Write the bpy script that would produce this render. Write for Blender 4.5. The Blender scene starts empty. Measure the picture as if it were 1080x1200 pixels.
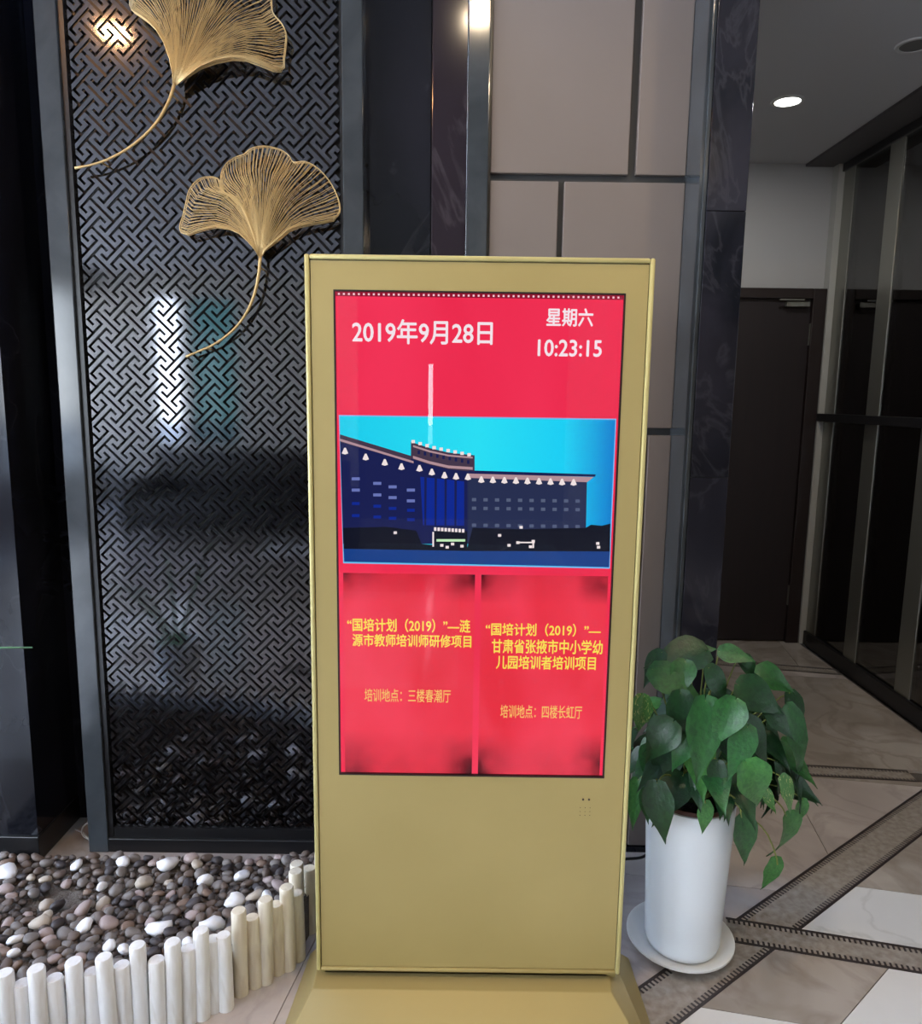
import bpy, bmesh, math, random
from mathutils import Vector, Matrix
random.seed(7)
PI = math.pi
C = bpy.context.scene.collection

# ------------------------------------------------------------------ camera
F, PITCH, ROLL, H = 880.0, math.atan(135 / 880), 0.0134, 1.55
sp, cp = math.sin(PITCH), math.cos(PITCH)
FW = Vector((0, cp, -sp)); UP0 = Vector((0, sp, cp)); RT0 = Vector((1, 0, 0))
RT = RT0 * math.cos(ROLL) + UP0 * math.sin(ROLL)
UP = -RT0 * math.sin(ROLL) + UP0 * math.cos(ROLL)
EYE = Vector((0, 0, H))
cd = bpy.data.cameras.new('camera'); cam = bpy.data.objects.new('camera', cd); C.objects.link(cam)
cd.sensor_fit = 'HORIZONTAL'; cd.sensor_width = 36; cd.lens = 36 * F / 1080; cd.clip_start = 0.02
m = Matrix((RT, UP, -FW)).transposed().to_4x4(); m.translation = EYE
cam.matrix_world = m
bpy.context.scene.camera = cam

# ------------------------------------------------------------------ world, light, exposure
vs = bpy.context.scene.view_settings
vs.view_transform = 'Standard'; vs.look = 'None'; vs.gamma = 1; vs.use_curve_mapping = False
vs.exposure = 0.0
w = bpy.data.worlds.new('sky'); bpy.context.scene.world = w; w.use_nodes = True
nt = w.node_tree; bg = nt.nodes['Background']
geo = nt.nodes.new('ShaderNodeTexCoord'); sep = nt.nodes.new('ShaderNodeSeparateXYZ')
rmp = nt.nodes.new('ShaderNodeValToRGB')
nt.links.new(geo.outputs['Generated'], sep.inputs[0]); nt.links.new(sep.outputs['Z'], rmp.inputs[0])
nt.links.new(rmp.outputs[0], bg.inputs[0])
rmp.color_ramp.elements[0].color = (.85, .93, 1, 1); rmp.color_ramp.elements[1].color = (.35, .55, .95, 1)
bg.inputs[1].default_value = 16.5

# ------------------------------------------------------------------ helpers
def atY(x, y, Y):
    r = FW + RT * ((x - 540) / F) - UP * ((y - 600) / F); return EYE + r * (Y / r.y)
def atZ(x, y, Z):
    r = FW + RT * ((x - 540) / F) - UP * ((y - 600) / F); return EYE + r * ((Z - H) / r.z)
def lin(c):
    return tuple(((v / 255) / 12.92 if v / 255 <= .04045 else ((v / 255 + .055) / 1.055) ** 2.4) for v in c)

def mat(name, col, rough=.5, metal=0, spec=.5, noise=None, bump=None, **kw):
    """noise = (second colour, scale, distortion, lo, hi); bump = (scale, strength)"""
    M = bpy.data.materials.new(name); M.use_nodes = True; n = M.node_tree.nodes; l = M.node_tree.links
    b = n['Principled BSDF']
    b.inputs['Base Color'].default_value = (*col, 1); b.inputs['Roughness'].default_value = rough
    b.inputs['Metallic'].default_value = metal; b.inputs['Specular IOR Level'].default_value = spec
    for k, v in kw.items(): b.inputs[k.replace('_', ' ')].default_value = v
    tc = n.new('ShaderNodeTexCoord'); mp = n.new('ShaderNodeMapping'); l.new(tc.outputs['Object'], mp.inputs[0])
    if noise:
        c2, sc, dist, lo, hi = noise[:5]
        if len(noise) > 5: mp.inputs['Scale'].default_value = noise[5]
        t = n.new('ShaderNodeTexNoise'); t.inputs['Scale'].default_value = sc; t.inputs['Distortion'].default_value = dist
        t.inputs['Detail'].default_value = 6
        r = n.new('ShaderNodeValToRGB'); r.color_ramp.elements[0].position = lo; r.color_ramp.elements[1].position = hi
        r.color_ramp.elements[0].color = (*col, 1); r.color_ramp.elements[1].color = (*c2, 1)
        l.new(mp.outputs[0], t.inputs[0]); l.new(t.outputs[0], r.inputs[0]); l.new(r.outputs[0], b.inputs['Base Color'])
    if bump:
        t = n.new('ShaderNodeTexNoise'); t.inputs['Scale'].default_value = bump[0]; t.inputs['Detail'].default_value = 5
        bp = n.new('ShaderNodeBump'); bp.inputs['Strength'].default_value = bump[1]; bp.inputs['Distance'].default_value = .01
        l.new(mp.outputs[0], t.inputs[0]); l.new(t.outputs[0], bp.inputs['Height']); l.new(bp.outputs[0], b.inputs['Normal'])
    return M

def marble(name, base, vein, rough, scale=3, width=.03, cloud=None, ext=1.0):
    M = mat(name, base, rough); n = M.node_tree.nodes; l = M.node_tree.links; b = n['Principled BSDF']
    tc = n.new('ShaderNodeTexCoord'); mp = n.new('ShaderNodeMapping'); l.new(tc.outputs['Object'], mp.inputs[0])
    mp.inputs['Scale'].default_value = (1, 1, .6); mp.inputs['Rotation'].default_value = (.4, .5, .7)
    info = n.new('ShaderNodeObjectInfo'); add = n.new('ShaderNodeVectorMath'); add.operation = 'ADD'
    mul = n.new('ShaderNodeMath'); mul.operation = 'MULTIPLY'; mul.inputs[1].default_value = 37
    l.new(info.outputs['Random'], mul.inputs[0]); l.new(mp.outputs[0], add.inputs[0]); l.new(mul.outputs[0], add.inputs[1])
    t = n.new('ShaderNodeTexNoise'); t.inputs['Scale'].default_value = scale; t.inputs['Distortion'].default_value = 1.4
    t.inputs['Detail'].default_value = 7; l.new(add.outputs[0], t.inputs[0])
    r = n.new('ShaderNodeValToRGB'); e = r.color_ramp.elements
    b.inputs['Specular IOR Level'].default_value = .32 if base[0] < .1 else .5
    e[0].position = .5 - width; e[0].color = (0, 0, 0, 1); e[1].position = .5; e[1].color = (ext, ext, ext, 1)
    k = e.new(.5 + width); k.color = (0, 0, 0, 1)
    l.new(t.outputs[0], r.inputs[0])
    t2 = n.new('ShaderNodeTexNoise'); t2.inputs['Scale'].default_value = scale * .9; t2.inputs['Detail'].default_value = 4
    t2.inputs['Distortion'].default_value = .8
    l.new(add.outputs[0], t2.inputs[0])
    r2 = n.new('ShaderNodeValToRGB'); r2.color_ramp.elements[0].position = .35; r2.color_ramp.elements[1].position = .68
    r2.color_ramp.elements[0].color = (*base, 1); r2.color_ramp.elements[1].color = (*(cloud or base), 1)
    l.new(t2.outputs[0], r2.inputs[0])
    mx = n.new('ShaderNodeMix'); mx.data_type = 'RGBA'
    l.new(r.outputs[0], mx.inputs['Factor']); l.new(r2.outputs[0], mx.inputs['A']); mx.inputs['B'].default_value = (*vein, 1)
    l.new(mx.outputs['Result'], b.inputs['Base Color'])
    return M

def emit(name, col, s=1.0):
    M = bpy.data.materials.new(name); M.use_nodes = True; n = M.node_tree.nodes; l = M.node_tree.links
    n.remove(n['Principled BSDF']); e = n.new('ShaderNodeEmission'); e.inputs[0].default_value = (*col, 1); e.inputs[1].default_value = s
    l.new(e.outputs[0], n['Material Output'].inputs[0]); return M

def glassy(name, tint, ior=1.5, rough=0.0):
    M = bpy.data.materials.new(name); M.use_nodes = True; n = M.node_tree.nodes; l = M.node_tree.links
    n.remove(n['Principled BSDF']); tr = n.new('ShaderNodeBsdfTransparent'); tr.inputs[0].default_value = (*tint, 1)
    g = n.new('ShaderNodeBsdfGlossy'); g.inputs['Roughness'].default_value = rough
    fr = n.new('ShaderNodeFresnel'); fr.inputs[0].default_value = ior; mx = n.new('ShaderNodeMixShader')
    l.new(fr.outputs[0], mx.inputs[0]); l.new(tr.outputs[0], mx.inputs[1]); l.new(g.outputs[0], mx.inputs[2])
    l.new(mx.outputs[0], n['Material Output'].inputs[0]); return M

def obj(name, bm, mats, parent=None, smooth=False, loc=None):
    me = bpy.data.meshes.new(name); bm.to_mesh(me); bm.free()
    for x in (mats if isinstance(mats, (list, tuple)) else [mats]): me.materials.append(x)
    if smooth:
        me.polygons.foreach_set('use_smooth', [True] * len(me.polygons))
        if smooth != 'all': me.set_sharp_from_angle(angle=math.radians(40))
    o = bpy.data.objects.new(name, me); C.objects.link(o)
    if loc: o.location = loc
    if parent: o.parent = parent
    return o
def tag(o, label=None, cat=None, group=None, kind=None):
    if label: o['label'] = label
    if cat: o['category'] = cat
    if group: o['group'] = group
    if kind: o['kind'] = kind
    return o
def thing(name, label, cat, group=None, loc=(0, 0, 0), kind=None):
    o = bpy.data.objects.new(name, None); C.objects.link(o); o.location = loc; o.empty_display_size = .05
    return tag(o, label, cat, group, kind)
def box(bm, x0, x1, y0, y1, z0, z1, bev=0, mi=0):
    n0 = len(bm.faces)
    r = bmesh.ops.create_cube(bm, size=1)
    for v in r['verts']: v.co = Vector((x0 + (v.co.x + .5) * (x1 - x0), y0 + (v.co.y + .5) * (y1 - y0), z0 + (v.co.z + .5) * (z1 - z0)))
    es = list({e for v in r['verts'] for e in v.link_edges})
    fs = list({f for v in r['verts'] for f in v.link_faces})
    for f in fs: f.material_index = mi
    if bev: bmesh.ops.bevel(bm, geom=es, offset=bev, segments=2, affect='EDGES', profile=.5)
    return bm
def B(x0, x1, y0, y1, z0, z1, bev=0): return box(bmesh.new(), x0, x1, y0, y1, z0, z1, bev)
def tube(bm, pts, rad, sides=6, caps=True):
    pts = [Vector(p) for p in pts]; n = len(pts)
    if not isinstance(rad, (list, tuple)): rad = [rad] * n
    rings = []; ref = None
    for i, p in enumerate(pts):
        t = (pts[min(i + 1, n - 1)] - pts[max(i - 1, 0)]).normalized()
        if ref is None: ref = Vector((0, 1, 0)) if abs(t.y) < .9 else Vector((1, 0, 0))
        a = (ref - t * ref.dot(t)).normalized(); b = t.cross(a); ref = a
        rings.append([bm.verts.new(p + (a * math.cos(2 * PI * k / sides) + b * math.sin(2 * PI * k / sides)) * rad[i]) for k in range(sides)])
    for i in range(n - 1):
        for k in range(sides):
            bm.faces.new((rings[i][k], rings[i][(k + 1) % sides], rings[i + 1][(k + 1) % sides], rings[i + 1][k]))
    if caps and sides > 2:
        bm.faces.new(rings[0][::-1]); bm.faces.new(rings[-1])
    return bm
def lathe(prof, seg=40):
    bm = bmesh.new(); rings = []
    for r, z in prof:
        if r < 1e-6: rings.append([bm.verts.new((0, 0, z))])
        else: rings.append([bm.verts.new((r * math.cos(2 * PI * k / seg), r * math.sin(2 * PI * k / seg), z)) for k in range(seg)])
    for a, b in zip(rings, rings[1:]):
        for k in range(seg):
            k2 = (k + 1) % seg
            if len(a) == 1: bm.faces.new((a[0], b[k2], b[k]))
            elif len(b) == 1: bm.faces.new((a[k], a[k2], b[0]))
            else: bm.faces.new((a[k], a[k2], b[k2], b[k]))
    bmesh.ops.recalc_face_normals(bm, faces=bm.faces); return bm
def prism(poly, z0, z1):
    bm = bmesh.new(); a = [bm.verts.new((x, y, z0)) for x, y in poly]; b = [bm.verts.new((x, y, z1)) for x, y in poly]
    bm.faces.new(a[::-1]); bm.faces.new(b); n = len(poly)
    for i in range(n): bm.faces.new((a[i], a[(i + 1) % n], b[(i + 1) % n], b[i]))
    bmesh.ops.recalc_face_normals(bm, faces=bm.faces); return bm
def clip(poly, a, b, side=1):
    """keep the part of poly left of the line a->b (side=1) or right of it (side=-1)"""
    def d(p): return side * ((b[0] - a[0]) * (p[1] - a[1]) - (b[1] - a[1]) * (p[0] - a[0]))
    out = []
    for i in range(len(poly)):
        p, q = poly[i], poly[(i + 1) % len(poly)]; dp, dq = d(p), d(q)
        if dp >= 0: out.append(p)
        if dp * dq < 0:
            t = dp / (dp - dq); out.append((p[0] + (q[0] - p[0]) * t, p[1] + (q[1] - p[1]) * t))
    return out
def area(p): return abs(sum(p[i][0] * p[(i + 1) % len(p)][1] - p[(i + 1) % len(p)][0] * p[i][1] for i in range(len(p)))) / 2
def smooth_path(pts, n):
    """Catmull-Rom resample"""
    P = [Vector(p) for p in pts]; P = [P[0] * 2 - P[1]] + P + [P[-1] * 2 - P[-2]]; out = []
    S = len(P) - 3
    for i in range(n):
        t = i / (n - 1) * S; k = min(int(t), S - 1); t -= k; a, b, c, d = P[k:k + 4]
        out.append(.5 * ((2 * b) + (c - a) * t + (2 * a - 5 * b + 4 * c - d) * t * t + (3 * b - a - 3 * c + d) * t ** 3))
    return out

# ------------------------------------------------------------------ materials
black_marble = marble('black_marble', (.006, .007, .010), (.05, .05, .06), .10, 2.2, .012, (.012, .012, .018), .25)
pillar_marble = marble('pillar_marble', (.007, .008, .012), (.06, .06, .075), .12, 5, .03, (.022, .022, .032), .3)
slate_strip = mat('slate_strip', (.028, .033, .038), .11, noise=((.048, .056, .064), 6, .5, .35, .7))
black_paint = mat('black_paint', (.008, .008, .009), .3)
lattice_metal = mat('lattice_metal', (.14, .14, .152), .07, 1.0)
backing_black = mat('backing_black', (.003, .003, .004), .35)
gold_panel = mat('gold_panel', lin((180, 162, 106)), .42, .3, noise=(lin((170, 152, 97)), 2, .2, .3, .7), bump=(60, .01))
gold_trim = mat('gold_trim', lin((198, 187, 128)), .35, .3)
gold_base = mat('gold_base', lin((172, 155, 104)), .4, .3)
gold_wire = mat('gold_wire', lin((196, 168, 116)), .42, .5)
beige = mat('beige_panel', lin((116, 107, 103)), .55, noise=(lin((112, 103, 98)), 3, .1, .3, .7))
groove = mat('dark_groove', (.03, .032, .035), .4)
white_paint = mat('white_wall', (.42, .42, .43), .7)
ceil_paint = mat('ceiling_paint', (.42, .42, .44), .8)
lobby_paint = mat('lobby_wall_paint', (.42, .40, .37), .6)
door_wood = mat('dark_door_wood', (.009, .005, .007), .6, noise=((.013, .007, .009), 4, .4, .3, .7, (6, 6, .5)))
steel = mat('brushed_steel', (.30, .30, .27), .32, .8)
dark_steel = mat('dark_steel', (.04, .04, .045), .3, .7)
dark_glass = glassy('dark_glass', (.30, .37, .37), 2.7)
screen_glass = glassy('screen_glass', (.97, .97, .97), 1.35)
t_white = marble('white_marble', (.66, .67, .68), (.45, .45, .45), .13, 1.6, .02, (.74, .74, .74), .35)
t_brown = marble('brown_marble', (.30, .265, .235), (.19, .155, .13), .14, 2.2, .06, (.46, .42, .39), .4)
t_pink = marble('pink_grey_marble', (.40, .355, .34), (.28, .25, .24), .13, 2.6, .05, (.52, .47, .45), .35)
band_stone = mat('band_stone', (.25, .22, .195), .25, noise=((.36, .33, .30), 45, .3, .3, .7))
mosaic_dark = mat('mosaic_dark', (.035, .028, .03), .3)
white_plastic = mat('white_ceramic', (.84, .88, .92), .25, noise=((.80, .85, .90), 3, .2, .3, .7))
saucer_mat = mat('saucer_plastic', (.74, .74, .72), .35)
terracotta = mat('brown_plastic', (.10, .035, .022), .5)
soil = mat('soil', (.02, .013, .010), .95, bump=(120, .8))
cable_black = mat('cable_black', (.01, .01, .011), .4)
cable_white = mat('cable_white', (.45, .45, .43), .4)
sofa_mat = mat('sofa_leather', (.012, .012, .014), .5, bump=(80, .1))

# ------------------------------------------------------------------ floor
floor = tag(obj('floor', B(-5.2, 4.2, -6.2, 5.2, -.12, -.012), mat('grout', (.09, .08, .075), .8)), kind='structure')
def shift(l, d):
    (x0, y0), (x1, y1) = l; n = math.hypot(x1 - x0, y1 - y0); nx, ny = -(y1 - y0) / n * d, (x1 - x0) / n * d
    return ((x0 + nx, y0 + ny), (x1 + nx, y1 + ny))
L1 = ((.455, 1.764), (1.885, 2.846)); L1b = shift(L1, -.142)
b2 = ((.819, 2.067), (1.34, 1.945)); b2b = shift(b2, -.108)
b3 = ((1.417, 3.048), (1.874, 3.008)); b3b = shift(b3, -.10)
b4 = ((2.015, 4.262), (2.239, 4.215)); b4b = shift(b4, -.10)
gap = .0012
def grid_tiles(region_clips, s, ang, ox, oy, bounds, mats, seed):
    rnd = random.Random(seed); ca, sa = math.cos(ang), math.sin(ang)
    R = int(14 / s)
    for i in range(-R, R):
        for j in range(-R, R):
            q = [(i * s, j * s), (i * s + s, j * s), (i * s + s, j * s + s), (i * s, j * s + s)]
            q = [(x + gap * (1 if k in (0, 3) else -1), y + gap * (1 if k < 2 else -1)) for k, (x, y) in enumerate(q)]
            q = [(ox + x * ca - y * sa, oy + x * sa + y * ca) for x, y in q]
            x0, x1, y0, y1 = bounds
            for a, b, sd in (((x0, y0), (x1, y0), 1), ((x1, y0), (x1, y1), 1), ((x1, y1), (x0, y1), 1), ((x0, y1), (x0, y0), 1)):
                if len(q) > 2: q = clip(q, a, b, sd)
            for a, b, sd in region_clips:
                if len(q) > 2: q = clip(q, a, b, sd)
            if len(q) > 2 and area(q) > .002:
                obj('tile', prism(q, -.012, 0), rnd.choice(mats), floor)
room = (-5.2, 2.2, -6.0, 4.75)
ang = math.radians(-9)
pal = [t_pink, t_pink, t_brown, t_white]
grid_tiles([(*L1, 1), (*b3b, -1)], .8, ang, 1.25, 2.16, (-1.45, 2.2, 0.6, 4.75), [t_pink, t_pink, t_brown], 3)
grid_tiles([(*L1, 1), (*b3, 1), (*b4b, -1)], 1.15, ang, 1.2, 3.05, (.8, 2.2, 2.4, 4.75), [t_brown, t_pink], 4)
grid_tiles([(*L1, 1), (*b4, 1)], .8, ang, 1.2, 4.25, (.8, 2.2, 2.4, 4.75), [t_brown], 4)
# lobby behind the camera and to the left: coarse slabs
grid_tiles([], 1.0, 0, 0, .6, (-5.2, 2.2, -6.0, .6), pal, 9)
grid_tiles([], 1.0, 0, -1.45, .6, (-5.2, -1.45, .6, 2.6), pal, 10)
S2 = (tuple(atZ(975, 1035, 0)[:2]), tuple(atZ(1080, 1049, 0)[:2]))
big = [(-1.4, .6), (2.2, .6), (2.2, 4.75), (-1.4, 4.75)]
def cell(clips, m):
    q = big
    for a, b, sd in clips: q = clip(q, a, b, sd)
    if len(q) > 2: obj('tile', prism(q, -.012, 0), m, floor)
R_ = (*L1b, -1)
cell([R_, (*b2, 1), (*shift(S2, -gap), -1)], t_white)
S2u = shift(S2, .62)
cell([R_, (*b2, 1), (*shift(S2, gap), 1), (*shift(S2u, -gap), -1)], t_brown)
cell([R_, (*b2, 1), (*shift(S2u, gap), 1)], t_white)
D1 = (tuple(atZ(985, 1200, 0)[:2]), tuple(atZ(1032, 1145, 0)[:2]))
D2 = (tuple(atZ(820, 1180, 0)[:2]), tuple(atZ(940, 1200, 0)[:2]))
cell([R_, (*b2b, -1), (*shift(D1, gap), 1), (*shift(D2, gap), 1)], t_brown)
cell([R_, (*b2b, -1), (*shift(D1, gap), 1), (*shift(D2, -gap), -1)], t_white)
cell([R_, (*b2b, -1), (*shift(D1, -gap), -1)], t_white)
def band(l, lb, t0, t1, z=0.0, pieces=None):
    """inlaid band between two nearly parallel lines, t along the first"""
    (a0, a1), (c0, c1) = l, lb
    d = Vector((a1[0] - a0[0], a1[1] - a0[1])); L = d.length; d.normalize(); nrm = Vector((-d.y, d.x))
    A = Vector(a0); Cc = Vector(c0); off = (Cc - A).dot(nrm); P = lambda t, o: tuple(A + d * t + nrm * o)
    obj('border_strip', prism([P(t0, 0), P(t1, 0), P(t1, off), P(t0, off)], -.012, z), band_stone, floor)
    sg = 1 if off > 0 else -1
    for o in (0, off):
        s2 = sg if o == 0 else -sg
        obj('edge_line', prism([P(t0, o), P(t1, o), P(t1, o + s2 * .009), P(t0, o + s2 * .009)], -.004, z + .0006), mosaic_dark, floor)
        bm = bmesh.new(); t = t0 + .004
        while t < t1:
            q = [P(t, o + s2 * .009), P(t + .0065, o + s2 * .009), P(t + .0065, o + s2 * .024), P(t, o + s2 * .024)]
            vs_ = [bm.verts.new((x, y, zz)) for zz in (z, z + .0005) for x, y in q]
            bm.faces.new(vs_[4:]);
            for k in range(4): bm.faces.new((vs_[k], vs_[(k + 1) % 4], vs_[4 + (k + 1) % 4], vs_[4 + k]))
            t += .0145
        bmesh.ops.recalc_face_normals(bm, faces=bm.faces)
        tag(obj('mosaic_teeth', bm, mosaic_dark, floor), kind='stuff')
band(L1, L1b, -1.1, 2.18)
band(b2, b2b, .0, 1.42, .0008)
band(b3, b3b, -.6, .5, .0005)
band(b4, b4b, -1.2, .19, .0005)

# ------------------------------------------------------------------ ceilings and room shell
LC, CC = 3.2, 2.95
def S(name, bm, m_, parent=None):
    o = obj(name, bm, m_, parent)
    if not parent: tag(o, kind='structure')
    return o
S('ceiling', B(-5.2, 2.4, -6.2, 2.25, LC, LC + .1), ceil_paint)
S('ceiling', B(.8, 4.2, 2.25, 5.0, CC, CC + .1), ceil_paint)
S('trim_1', B(.8, 2.4, 2.20, 2.25, CC, LC), ceil_paint)
S('wall_back', B(.78, 4.2, 4.75, 4.95, 0, CC), white_paint)
S('wall_side', B(.70, .80, 2.50, 4.75, 0, CC), white_paint)
# unseen left wall; long window openings added to let in side daylight
wl = S('wall_left', B(-5.4, -5.2, -6.2, 2.6, 0, .55), lobby_paint)
S('wall_panel', B(-5.4, -5.2, -6.2, 2.6, 2.85, LC), lobby_paint, wl)
for y in (-6.2, -3.95, -1.95, .05, 2.05):
    S('pier', B(-5.4, -5.2, y, y + (.25 if y < 2 else .55), .55, 2.85), lobby_paint, wl)
# front facade behind the camera
wf = S('wall_front', B(-5.4, 2.4, -6.2, -6.0, 2.85, LC), lobby_paint)
for x0, x1, z0, z1 in ((-5.4, -4.35, 0, 2.85), (-4.35, -4.0, 0, .85), (-4.0, -3.86, 0, 2.85), (-3.86, -3.2, 0, .85), (-3.2, -1.3, 0, 2.85), (1.3, 2.4, 0, 2.85)):
    S('wall_panel', B(x0, x1, -6.2, -6.0, z0, z1), lobby_paint, wf)
dr = tag(thing('streak_slit_door', 'unseen dark double door added behind the camera, slit shaped for screen streak', 'door'), kind='structure')  # unseen door, added; its slit makes the white streak reflected in the screen
for x0, x1, z0, z1 in ((-1.3, -.43, 0, 2.85), (-.37, 1.3, 0, 2.85), (-.43, -.37, 0, .95), (-.43, -.37, 1.95, 2.85)):
    obj('door_leaf', B(x0, x1, -6.12, -6.04, z0, z1), door_wood, dr)
obj('dimming_pane', B(-3.86, -3.2, -6.12, -6.11, .85, 2.85), glassy('dimming_glass', (.16, .26, .26), 1.5), wf)  # unseen pane added so the reflected window fades towards the right
# outside ground
S('ground', B(-30, 12, -40, -6.2, -.14, -.1), mat('paving', (.35, .35, .34), .8))

# ------------------------------------------------------------------ rear wall behind the kiosk
WY = 2.40
wall = S('wall_rear', B(.004, .80, WY + .012, 2.50, 0, LC), groove)
pz = [(.075, .490, 2.219, 3.18), (.513, .664, 2.219, 3.18), (.075, .282, 1.460, 2.197), (.299, .664, 1.460, 2.197),
      (.075, .575, .024, 1.437), (.592, .664, .024, 1.437)]
for a, b, c, d in pz:
    obj('panel', B(a, b, WY - .006, WY + .014, c, d, .0025), beige, wall)
obj('skirting', B(.07, .67, WY - .01, WY + .014, 0, .02, .002), black_marble, wall)
obj('frame_strip', B(.003, .068, WY - .02, WY + .02, 0, 3.2, .003), slate_strip, wall)
bw = S('wall_marble', B(-.31, .003, WY + .05, 2.6, 0, LC), black_paint)
obj('stone_slab', B(-.305, -.106, WY + .03, WY + .052, 0, 3.19, .002), black_marble, bw)
obj('stone_slab', B(-.103, .002, WY + .012, WY + .052, 0, 3.19, .002), marble('aubergine_marble', (.016, .011, .016), (.06, .05, .06), .12, 2, .02, (.02, .014, .02), .5), bw)
# right pilaster, proud of the wall
pil = S('wall_pilaster', B(.667, .795, 2.252, 2.50, 0, LC), black_paint)
obj('side_slab', B(.664, .672, 2.250, WY + .01, 0, 3.2), slate_strip, pil)
for z0, z1 in ((0, .62), (.622, 1.32), (1.322, 2.08), (2.082, 3.2)):
    obj('stone_slab', B(.6845, .797, 2.236, 2.254, z0, z1, .0012), pillar_marble, pil)
obj('corner_bead', B(.672, .684, 2.240, 2.256, 0, 3.2, .003), slate_strip, pil)
# left column and recess
S('wall_recess', B(-5.2, -1.0, 2.56, 2.7, 0, LC), black_marble)
col = S('wall_column', B(-1.85, -1.39, 2.30, 2.56, .0, LC), black_marble)
obj('plinth', B(-1.86, -1.385, 2.292, 2.562, 0, .09, .003), black_paint, col)
S('wall_recess', B(-1.2, -.30, 2.47, 2.58, 0, LC), black_paint)

# ------------------------------------------------------------------ lattice screen
lat = thing('lattice_screen', 'tall dark metal screen cut with interlocking key fret pattern behind gravel bed', 'screen', loc=(-.78, 2.4, 0))
def child(o, p):  # keep world placement under an Empty that is not at the origin
    o.parent = p; o.matrix_parent_inverse = Matrix.Translation(-Vector(p.location)); return o
child(obj('frame_stile', B(-1.250, -1.184, 2.350, 2.47, 0, 3.19, .003), slate_strip), lat)
child(obj('frame_stile', B(-.364, -.303, 2.350, 2.47, 0, 3.19, .003), slate_strip), lat)
child(obj('frame_rail', B(-1.184, -.364, 2.352, 2.47, 0, .05, .003), black_paint), lat)
child(obj('inner_frame', box(box(B(-1.184, -1.168, 2.36, 2.44, .05, 3.19), -.372, -.364, 2.36, 2.44, .05, 3.19), -1.168, -.372, 2.362, 2.44, .05, .085), black_paint), lat)
child(obj('backing_sheet', B(-1.18, -.366, 2.392, 2.44, .05, 3.19), backing_black), lat)
T = .0822; p = T / 6 * math.sqrt(2); hw = .205
org = atY(280.3, 700.6, 2.372)
U = Vector((1, 0, -1)) / math.sqrt(2) * p; V = Vector((1, 0, 1)) / math.sqrt(2) * p
nodes, ue, ve = set(), set(), set()
def key(i, j):
    # reduce modulo (3,3),(3,-3)
    a = (i // 3); i2, j2 = i - 3 * a, j - 3 * a; return (i2, j2 % 6)
for i in range(0, 6): nodes.add(key(i, 0))
for i in range(0, 5): ue.add(key(i, 0))
for u0, hk in ((0, 0), (5, 4)):
    for j in range(-2, 3): nodes.add(key(u0, j))
    for j in range(-2, 2): ve.add(key(u0, j))
    for j in (-2, 2): nodes.add(key(hk + (1 if hk == 0 else 0), j)); ue.add(key(hk, j))
bm = bmesh.new(); vd = {}
X0, X1, Z0, Z1 = -1.176, -.369, .07, 3.17
def vv(i, si, j, sj):
    k = (i, si, j, sj)
    if k not in vd: vd[k] = bm.verts.new(org + U * (i + si * hw) + V * (j + sj * hw))
    return vd[k]
def quad(a, b, c, d):
    co = [org + U * (q[0] + q[1] * hw) + V * (q[2] + q[3] * hw) for q in (a, b, c, d)]
    if all(X0 < q.x < X1 and Z0 < q.z < Z1 for q in co): bm.faces.new([vv(*q) for q in (a, b, c, d)])
for i in range(-260, 180):
    for j in range(-180, 260):
        ctr = org + U * i + V * j
        if not (X0 - p < ctr.x < X1 + p and Z0 - p < ctr.z < Z1 + p): continue
        k = key(i, j)
        if k not in nodes: quad((i, -1, j, -1), (i, -1, j, 1), (i, 1, j, 1), (i, 1, j, -1))
        if k not in ue: quad((i, 1, j, -1), (i, 1, j, 1), (i + 1, -1, j, 1), (i + 1, -1, j, -1))
        if k not in ve: quad((i, -1, j, 1), (i, -1, j + 1, -1), (i, 1, j + 1, -1), (i, 1, j, 1))
        quad((i, 1, j, 1), (i, 1, j + 1, -1), (i + 1, -1, j + 1, -1), (i + 1, -1, j, 1))
bmesh.ops.recalc_face_normals(bm, faces=bm.faces)
bm.faces.ensure_lookup_table()
if bm.faces[0].normal.y > 0: bmesh.ops.reverse_faces(bm, faces=bm.faces)
be = [e for e in bm.edges if len(e.link_faces) == 1]; front = set(bm.faces)
r = bmesh.ops.extrude_edge_only(bm, edges=be)
for v in r['geom']:
    if isinstance(v, bmesh.types.BMVert): v.co.y += .006
for f in bm.faces:
    if f not in front: f.material_index = 1
child(obj('fret_sheet', bm, [lattice_metal, backing_black]), lat)

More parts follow.
